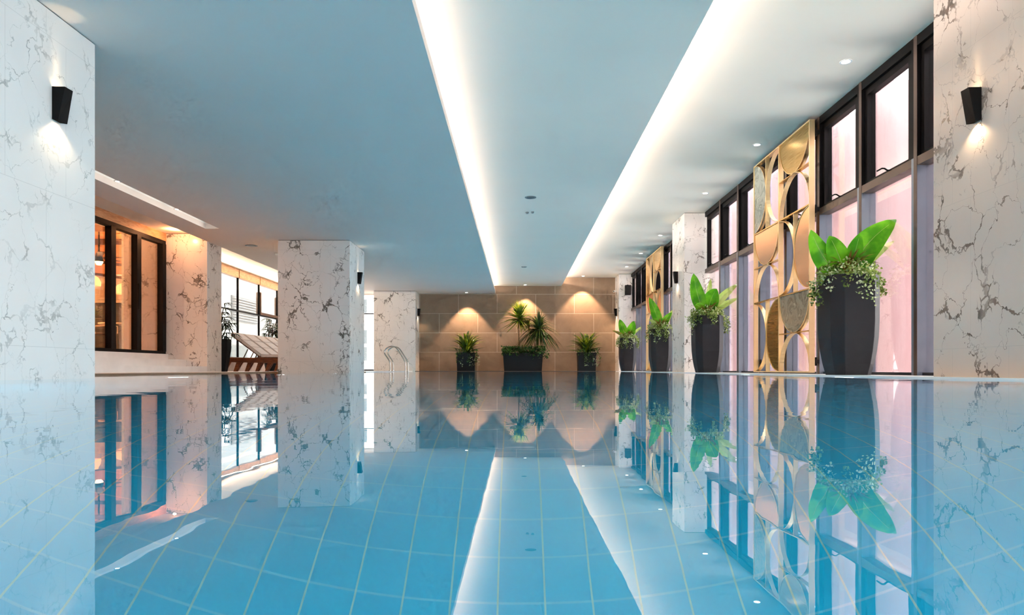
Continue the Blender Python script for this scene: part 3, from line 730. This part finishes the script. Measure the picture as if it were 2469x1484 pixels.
# leaf spec: base x, mid x, mid z, tip x, tip z, dy, width, material
tall_pot(3.6,7.43,'largest charcoal pot with broad green leaves before the near gold screen',
  [(.02,.08,.34,.47,.60,-.1,.30,'leaf'),(-.02,-.26,.12,-.36,.53,.1,.22,'leaf'),(-.02,-.1,.2,-.26,.42,-.12,.22,'leaf'),(.0,.02,.2,.04,.43,-.18,.17,'leaf'),
   (.04,.2,.2,.53,.40,.05,.11,'leafpale'),(.03,.16,.12,.3,.3,-.05,.12,'leaf')], 1)
tall_pot(3.6,12.94,'charcoal pot with tall leaves beside the middle column, nearer side',
  [(-.02,-.2,.3,-.27,.80,-.05,.26,'leaf'),(.02,.0,.3,.14,.50,-.15,.30,'leaf'),(.03,.2,.35,.60,.62,.05,.16,'leafpale'),(.04,.2,.2,.58,.34,-.02,.13,'leafpale'),(-.03,-.12,.2,-.25,.2,-.1,.17,'leaf'),(.02,.02,.3,.1,.72,.1,.12,'leafpale')], 2)
tall_pot(3.6,17.2,'charcoal pot partly hidden past the middle column, before the far gold screen',
  [(-.02,-.04,.3,-.28,.80,-.02,.24,'leaf'),(.03,.06,.2,.28,.42,-.05,.18,'leaf'),(-.02,-.1,.14,-.3,.25,-.1,.1,'leafpale'),(.03,.14,.2,.34,.5,.05,.14,'leafpale')], 3)
tall_pot(3.6,22.3,'smallest looking charcoal pot, below the black loudspeaker',
  [(-.02,-.14,.25,-.26,.62,-.05,.26,'leaf'),(.02,.08,.2,.2,.56,-.1,.30,'leaf'),(.03,.2,.2,.52,.42,0,.09,'leafpale'),(-.02,-.16,.14,-.5,.26,-.05,.1,'bromeliad')], 4)

# ------------------------------------------------------------------ planters at the far wall
def foliage(mb, cnt, box, rr, s0=.03, s1=.06, down=.3):
    for i in range(cnt):
        p0 = Vector((rr.uniform(box[0],box[1]), rr.uniform(box[2],box[3]), rr.uniform(box[4],box[5])))
        s_ = rr.uniform(s0,s1); d_ = Vector((rr.uniform(-1,1),rr.uniform(-1,.3),rr.uniform(-1,1)-down)).normalized()
        sd = d_.cross(Vector((rr.uniform(-1,1),rr.uniform(-1,1),rr.uniform(-1,1)))).normalized()*s_*.4
        mb.add([p0,p0+d_*s_*.45+sd,p0+d_*s_,p0+d_*s_*.45-sd], [(0,1,2,3)])
def boxpot(t, w, d, h):
    MB().loft([[(-w*.94,-d*.94,0),(w*.94,-d*.94,0),(w*.94,d*.94,0),(-w*.94,d*.94,0)],[(-w,-d,h),(w,-d,h),(w,d,h),(-w,d,h)],[(-w+.03,-d+.03,h),(w-.03,-d+.03,h),(w-.03,d-.03,h),(-w+.03,d-.03,h)],[(-w+.03,-d+.03,h-.05),(w-.03,-d+.03,h-.05),(w-.03,d-.03,h-.05),(-w+.03,d-.03,h-.05)]], True, False).build('planter_box', M['planter'], t)
    MB().box(-w+.03,w-.03,-d+.03,d-.03,h-.09,h-.045).build('soil', M['soil'], t)
def box_plant(x, label, seed):
    rr = random.Random(seed); t = empty('box_planter', (x,23.86,.013)); tag(t, label, 'potted plant', 'square black planters at the far wall')
    boxpot(t, .315, .28, .64)
    for nm, mat, cnt in (('strap_leaves','dracaena',46),('dark_strap_leaves','dracaenadark',34)):
        o = MB()
        for i in range(cnt):
            a = rr.uniform(0,2*PI); e = rr.uniform(.05,1.3); L = rr.uniform(.6,.9)
            h = L*math.cos(e); z = L*math.sin(e)
            tp = (h*math.cos(a), max(-.5,min(.42,h*math.sin(a)*.8)), .68+z*.9)
            o.leaf((math.cos(a)*.05,math.sin(a)*.05,.62),(tp[0]*.4,tp[1]*.4,.66+z*.95),tp,rr.uniform(.06,.10),(-math.sin(a),math.cos(a),.1),None,.15,6)
        o.build(nm, M[mat], t)
    o = MB(); foliage(o, 260, (-.36,.4,-.34,.2,.56,.78), rr); 
    for k in range(6):
        cx = rr.uniform(-.34,.44); foliage(o, 30, (cx-.04,cx+.04,-.36,-.28,.3,.66), rr, .03,.05)
    tag(o.build('trailing_foliage', M['hedge'], t), kind='stuff')
    o = MB()
    for k in range(5):
        cx = rr.uniform(-.3,.46); foliage(o, 12, (cx-.05,cx+.05,-.37,-.3,.18,.5), rr, .03,.05)
    tag(o.build('variegated_foliage', M['ivypale'], t), kind='stuff')
box_plant(-1.78,'square black planter with spiky leaves, left of the wide planter',11)
box_plant(2.42,'square black planter with spiky leaves, right of the wide planter',12)
t = empty('wide_planter', (.2,23.86,.013)); tag(t, 'wide black planter with two dracaena trees in the middle of the beige wall', 'potted plant')
boxpot(t, .69, .28, .62)
rr = random.Random(21)
def head(cx, cz, R_, cnt, droop, mat, name, basex):
    o = MB()
    for i in range(cnt):
        a = rr.uniform(0,2*PI); e = rr.uniform(-.7,1.5); L = R_*rr.uniform(.75,1.1)
        dx, dy, dz = math.cos(a)*math.cos(e)*L, math.sin(a)*math.cos(e)*L*.8, math.sin(e)*L
        tp = (cx+dx*1.2, max(-.6,min(.45,dy*.6)), cz+dz-droop*math.cos(e)**2*L)
        o.leaf((cx,0,cz),(cx+dx*.6,dy*.5,cz+dz*.75+.08*L),tp,rr.uniform(.045,.07),(-math.sin(a),math.cos(a),.2),lambda u: (1-u)**.6*.9+.05,.1,6)
    o.build(name, M[mat], t)
head(-.12,1.80,.66,170,.15,'dracaena','tree_crown',0); head(.56,1.42,.72,170,.75,'dracaenadark','tree_crown',0); head(.2,1.5,.4,22,.6,'bromeliad','dry_leaves',0)
MB().tube([(-.12,0,.6),(-.14,0,1.1),(-.15,0,1.8)], [.022,.018,.016], 6).build('trunk', M['stem'], t)
MB().tube([(.38,0,.6),(.42,0,1.0),(.52,0,1.38)], [.02,.017,.015], 6).build('trunk', M['stem'], t)
o = MB()
for i in range(60):
    a = rr.uniform(-1.2,1.2); L = rr.uniform(.3,.6); x0 = rr.uniform(-.3,.15)
    o.leaf((x0,0,.6),(x0+a*.1,-.05,.6+L*.8),(x0+a*.28,rr.uniform(-.3,.2),.6+L),.02,(0,1,.1),None,.1,5)
o.build('grass_leaves', M['dracaena'], t)
o = MB(); foliage(o, 1100, (-.72,.74,-.36,.24,.56,.86), rr, .05,.09); foliage(o, 160, (.3,.9,-.38,-.1,.45,.8), rr, .05,.08)
tag(o.build('low_hedge', M['hedge'], t), kind='stuff')

# ------------------------------------------------------------------ pool ladder
t = empty('pool_ladder', (-3.72,20.0,.02)); tag(t, 'curved stainless steel pool ladder handrails at the far left of the pool', 'ladder')
def rail(y):
    pts = [(0,y,-.02),(0,y,.23),(-.03,y,.31),(-.17,y,.52),(-.18,y,.60),(-.1,y,.68),(.0,y,.725),(.08,y,.725),(.17,y,.69),(.24,y,.6),(.42,y,.31),(.45,y,.24),(.45,y,-.6)]
    # smooth the bends
    P = [Vector(p) for p in pts]
    for _ in range(2):
        Q = [P[0]]
        for a, b_ in zip(P, P[1:]): Q += [a*.75+b_*.25, a*.25+b_*.75]
        P = Q+[P[-1]]
    MB().tube(P, .019, 10).build('handrail', M['chrome'], t, smooth=True)
    MB().cyl((0,y),.045,0,.015,16).build('floor_flange', M['chrome'], t)
rail(0); rail(.5)
for z in (-.25,-.5): MB().box(.39,.5,0,.5,z-.012,z+.012).build('tread', M['chrome'], t)

# ------------------------------------------------------------------ loungers
def lounger(y):
    t = empty('sun_lounger', (-6.85,y,.02))
    f = MB()
    f.box(.0,1.95,0,.035,.22,.325).box(.0,1.95,.585,.62,.22,.325).box(0,.04,.035,.585,.23,.32).box(1.91,1.95,.035,.585,.23,.32)
    f.build('frame', M['teak'], t, bevel=.004)
    sl = MB()
    for i in range(13): sl.box(.72+i*.09,.78+i*.09,.03,.59,.318,.335)
    sl.build('slats', M['teak'], t)
    for lx, ly in ((0,0),(1.45,0),(0,.585),(1.45,.585)):
        MB().prism([(lx+.0-.045,0),(lx+.06-.045,0),(lx+.15,.23),(lx+.03,.23)], 'y', ly, ly+.035).build('leg', M['teak'], t)
    # raised back board, hinge at x=.78
    ang = math.radians(37); hx, hz = .8, .335; L = .86
    def P(u, v): return (hx-u*math.cos(ang)-v*math.sin(ang)*-1*0-v*math.sin(ang)*-1, hz+u*math.sin(ang)+v*math.cos(ang))
    pts = [P(0,0),P(L,0),P(L,.022),P(0,.022)]
    MB().prism(pts,'y',.04,.58).build('back_board', M['teak'], t)
    c = MB().prism([P(.02,.022),P(L-.3,.022),P(L-.3,.085),P(.02,.085)],'y',.02,.60).prism([P(L-.29,.022),P(L+.01,.022),P(L+.01,.085),P(L-.29,.085)],'y',.02,.60).box(.83,1.93,.02,.6,.337,.397)
    m_ = c.build('mattress', M['cushion'], t, bevel=.012)
    pp = MB()
    for yy in (.018,.602):
        pts = [Vector((P(L+.01,.085)[0],yy,P(L+.01,.085)[1])),Vector((P(.02,.085)[0],yy,P(.02,.085)[1])),Vector((.84,yy,.397)),Vector((1.93,yy,.397))]
        pp.tube(pts, .005, 5)
    for u in (.3,.58): pp.tube([(P(u,.086)[0],.02,P(u,.086)[1]),(P(u,.086)[0],.6,P(u,.086)[1])], .004, 5)
    pp.build('piping', M['piping'], m_)
    MB().tube([(.38,.1,.28),(.5,.1,.53)], .012, 6).tube([(.38,.52,.28),(.5,.52,.53)], .012, 6).build('support_bar', M['stem'], t)
    return t
lab = ['wooden sun lounger with pink-beige mattress, nearest the marble columns','second wooden sun lounger, just behind the nearest one','third wooden sun lounger of the row, two behind the nearest','fourth wooden sun lounger of the row by the glazing','last wooden sun lounger of the row, half hidden by the column']
L0 = lounger(16.0)
for i in range(5):
    o = L0 if i == 0 else copy_tree(L0)
    o.location.y = 16.0+.69*i; tag(o, lab[i], 'sun lounger', 'wooden sun loungers in a row on the left deck')

# palms beside the loungers
def palm(x, y, label, seed):
    rr = random.Random(seed); t = empty('potted_palm', (x,y,.02)); tag(t, label, 'potted plant')
    MB().loft([octa(w,z,.25) for w,z in ((.15,0),(.19,.25),(.22,.5),(.225,.74))]+[octa(.2,.74,.25),octa(.2,.68,.25)], True, False).build('pot', M['planter'], t)
    MB().loft([octa(.2,.64,.25),octa(.2,.69,.25)]).build('soil', M['soil'], t)
    st = MB(); lf = MB()
    for k in range(9):
        bx, by = rr.uniform(-.1,.1), rr.uniform(-.06,.06); tx, ty = bx+rr.uniform(-.08,.24), by+rr.uniform(-.05,.05); h = rr.uniform(.95,1.5)
        st.tube([(bx,by,.66),(tx,ty,h)], .009, 5)
        for fan in range(4):
            a0 = rr.uniform(0,2*PI); cz = h-fan*.13; ex, ey = tx+math.cos(a0)*.12, ty+math.sin(a0)*.07
            for q in range(8):
                a = a0+(q-3.5)*.33; L = rr.uniform(.15,.23)
                tp = (ex+math.cos(a)*L, ey+math.sin(a)*L, cz+.08-abs(q-3.5)*.02-rr.uniform(0,.12))
                lf.leaf((ex,ey,cz+.06),(ex+math.cos(a)*L*.5,ey+math.sin(a)*L*.5,cz+.12),tp,.032,(-math.sin(a),math.cos(a),0),None,.2,4)
    st.build('stems', M['stem'], t); lf.build('fronds', M['palm'], t)
palm(-6.78,15.55,'dark palm in a black pot between the marble column and loungers',31)
palm(-7.3,20.3,'dark palm by the glazing, behind the lounger row',32)

# ------------------------------------------------------------------ lights
def area(name, loc, sx, sy, energy, color, rot):
    l = bpy.data.lights.new(name, 'AREA'); l.shape = 'RECTANGLE'; l.size = sx; l.size_y = sy; l.energy = energy; l.color = color
    o = bpy.data.objects.new(name, l); COL.objects.link(o); o.location = loc; o.rotation_euler = rot; return o
WARM = (1,.82,.70)
# cove LED strips (lie in the two ceiling coves behind the lips)
area('cove_led_left', (-.93,10.2,T+.03), .03, 28, 98, WARM, (0,-2.1,0))
area('cove_led_right', (1.42,10.2,ZM+.155), .03, 28, 255, WARM, (0,-1.72,0))
area('cove_led_glazing', (-7.75,19.8,2.80), .03, 9, 150, (1,.74,.54), (0,-2.4,0))
# slot
area('slot_led', (-5.735,9.6,2.90), .02, 6.8, 7, (1,.95,.9), (0,-PI/2,0))
# unseen underwater lamps, added to brighten the floor and tint the ceilings blue
for i in range(9):
    for sd in (-1,1):
        y = -2.0+3.0*i; xx = -3.5 if sd < 0 else 3.38
        t = empty('added_pool_light', (xx,y,-.7)); tag(t, ('left' if sd < 0 else 'right')+' pool side added underwater light, number %d from the viewer' % (i+1), 'added pool light', 'added underwater lights in the pool sides')
        MB().box(min(0,-sd*.02),max(0,-sd*.02),-.2,.2,-.12,.12).build('lens', M['white'], t)
        l = bpy.data.lights.new('pool_fill', 'AREA'); l.shape = 'RECTANGLE'; l.size = .24; l.size_y = .4; l.energy = 22; l.color = (.85,.97,1)
        lo = bpy.data.objects.new('pool_fill', l); COL.objects.link(lo); lo.parent = t; lo.location = (-sd*.03,0,0); lo.rotation_euler = (0,sd*PI/2,0)
# restaurant lamps
for x, y, e in ((-10.2,15.0,330),(-11.5,12.5,330),(-9.6,17.6,200)):
    l = bpy.data.lights.new('restaurant_lamp', 'POINT'); l.energy = e; l.color = (1,.56,.26); l.shadow_soft_size = .12
    o = bpy.data.objects.new('restaurant_lamp', l); COL.objects.link(o); o.location = (x,y,2.45)
for y in (10.6,13.95):  # added warm points without fittings, turning the header and column orange
    l = bpy.data.lights.new('door_fill', 'POINT'); l.energy = 11; l.color = (1,.42,.18); l.shadow_soft_size = .03
    o = bpy.data.objects.new('door_fill', l); COL.objects.link(o); o.location = (-7.0,y,2.86)

w = bpy.data.worlds.new('sky'); SC.world = w; w.use_nodes = True
nt = w.node_tree; bg = nt.nodes['Background']
tc = nt.nodes.new('ShaderNodeTexCoord'); sp = nt.nodes.new('ShaderNodeSeparateXYZ'); nt.links.new(tc.outputs['Generated'], sp.inputs[0])
rp = nt.nodes.new('ShaderNodeValToRGB'); nt.links.new(sp.outputs[2], rp.inputs[0]); rp.color_ramp.elements[0].color = (1,.97,.93,1); rp.color_ramp.elements[1].color = (.95,.97,1,1)
nt.links.new(rp.outputs[0], bg.inputs[0]); bg.inputs[1].default_value = 5.4

vs = SC.view_settings; vs.view_transform = 'Standard'; vs.look = 'None'; vs.gamma = 1; vs.use_curve_mapping = False; vs.exposure = .58
SC.cycles.use_denoising = True
try: SC.cycles.denoiser = 'OPENIMAGEDENOISE'
except Exception: pass
SC.cycles.use_adaptive_sampling = True; SC.cycles.adaptive_threshold = .12; SC.cycles.adaptive_min_samples = 12
SC.cycles.max_bounces = 7; SC.cycles.diffuse_bounces = 4; SC.cycles.glossy_bounces = 4; SC.cycles.transmission_bounces = 6; SC.cycles.transparent_max_bounces = 16
SC.cycles.caustics_refractive = True; SC.cycles.caustics_reflective = False; SC.cycles.sample_clamp_indirect = 8
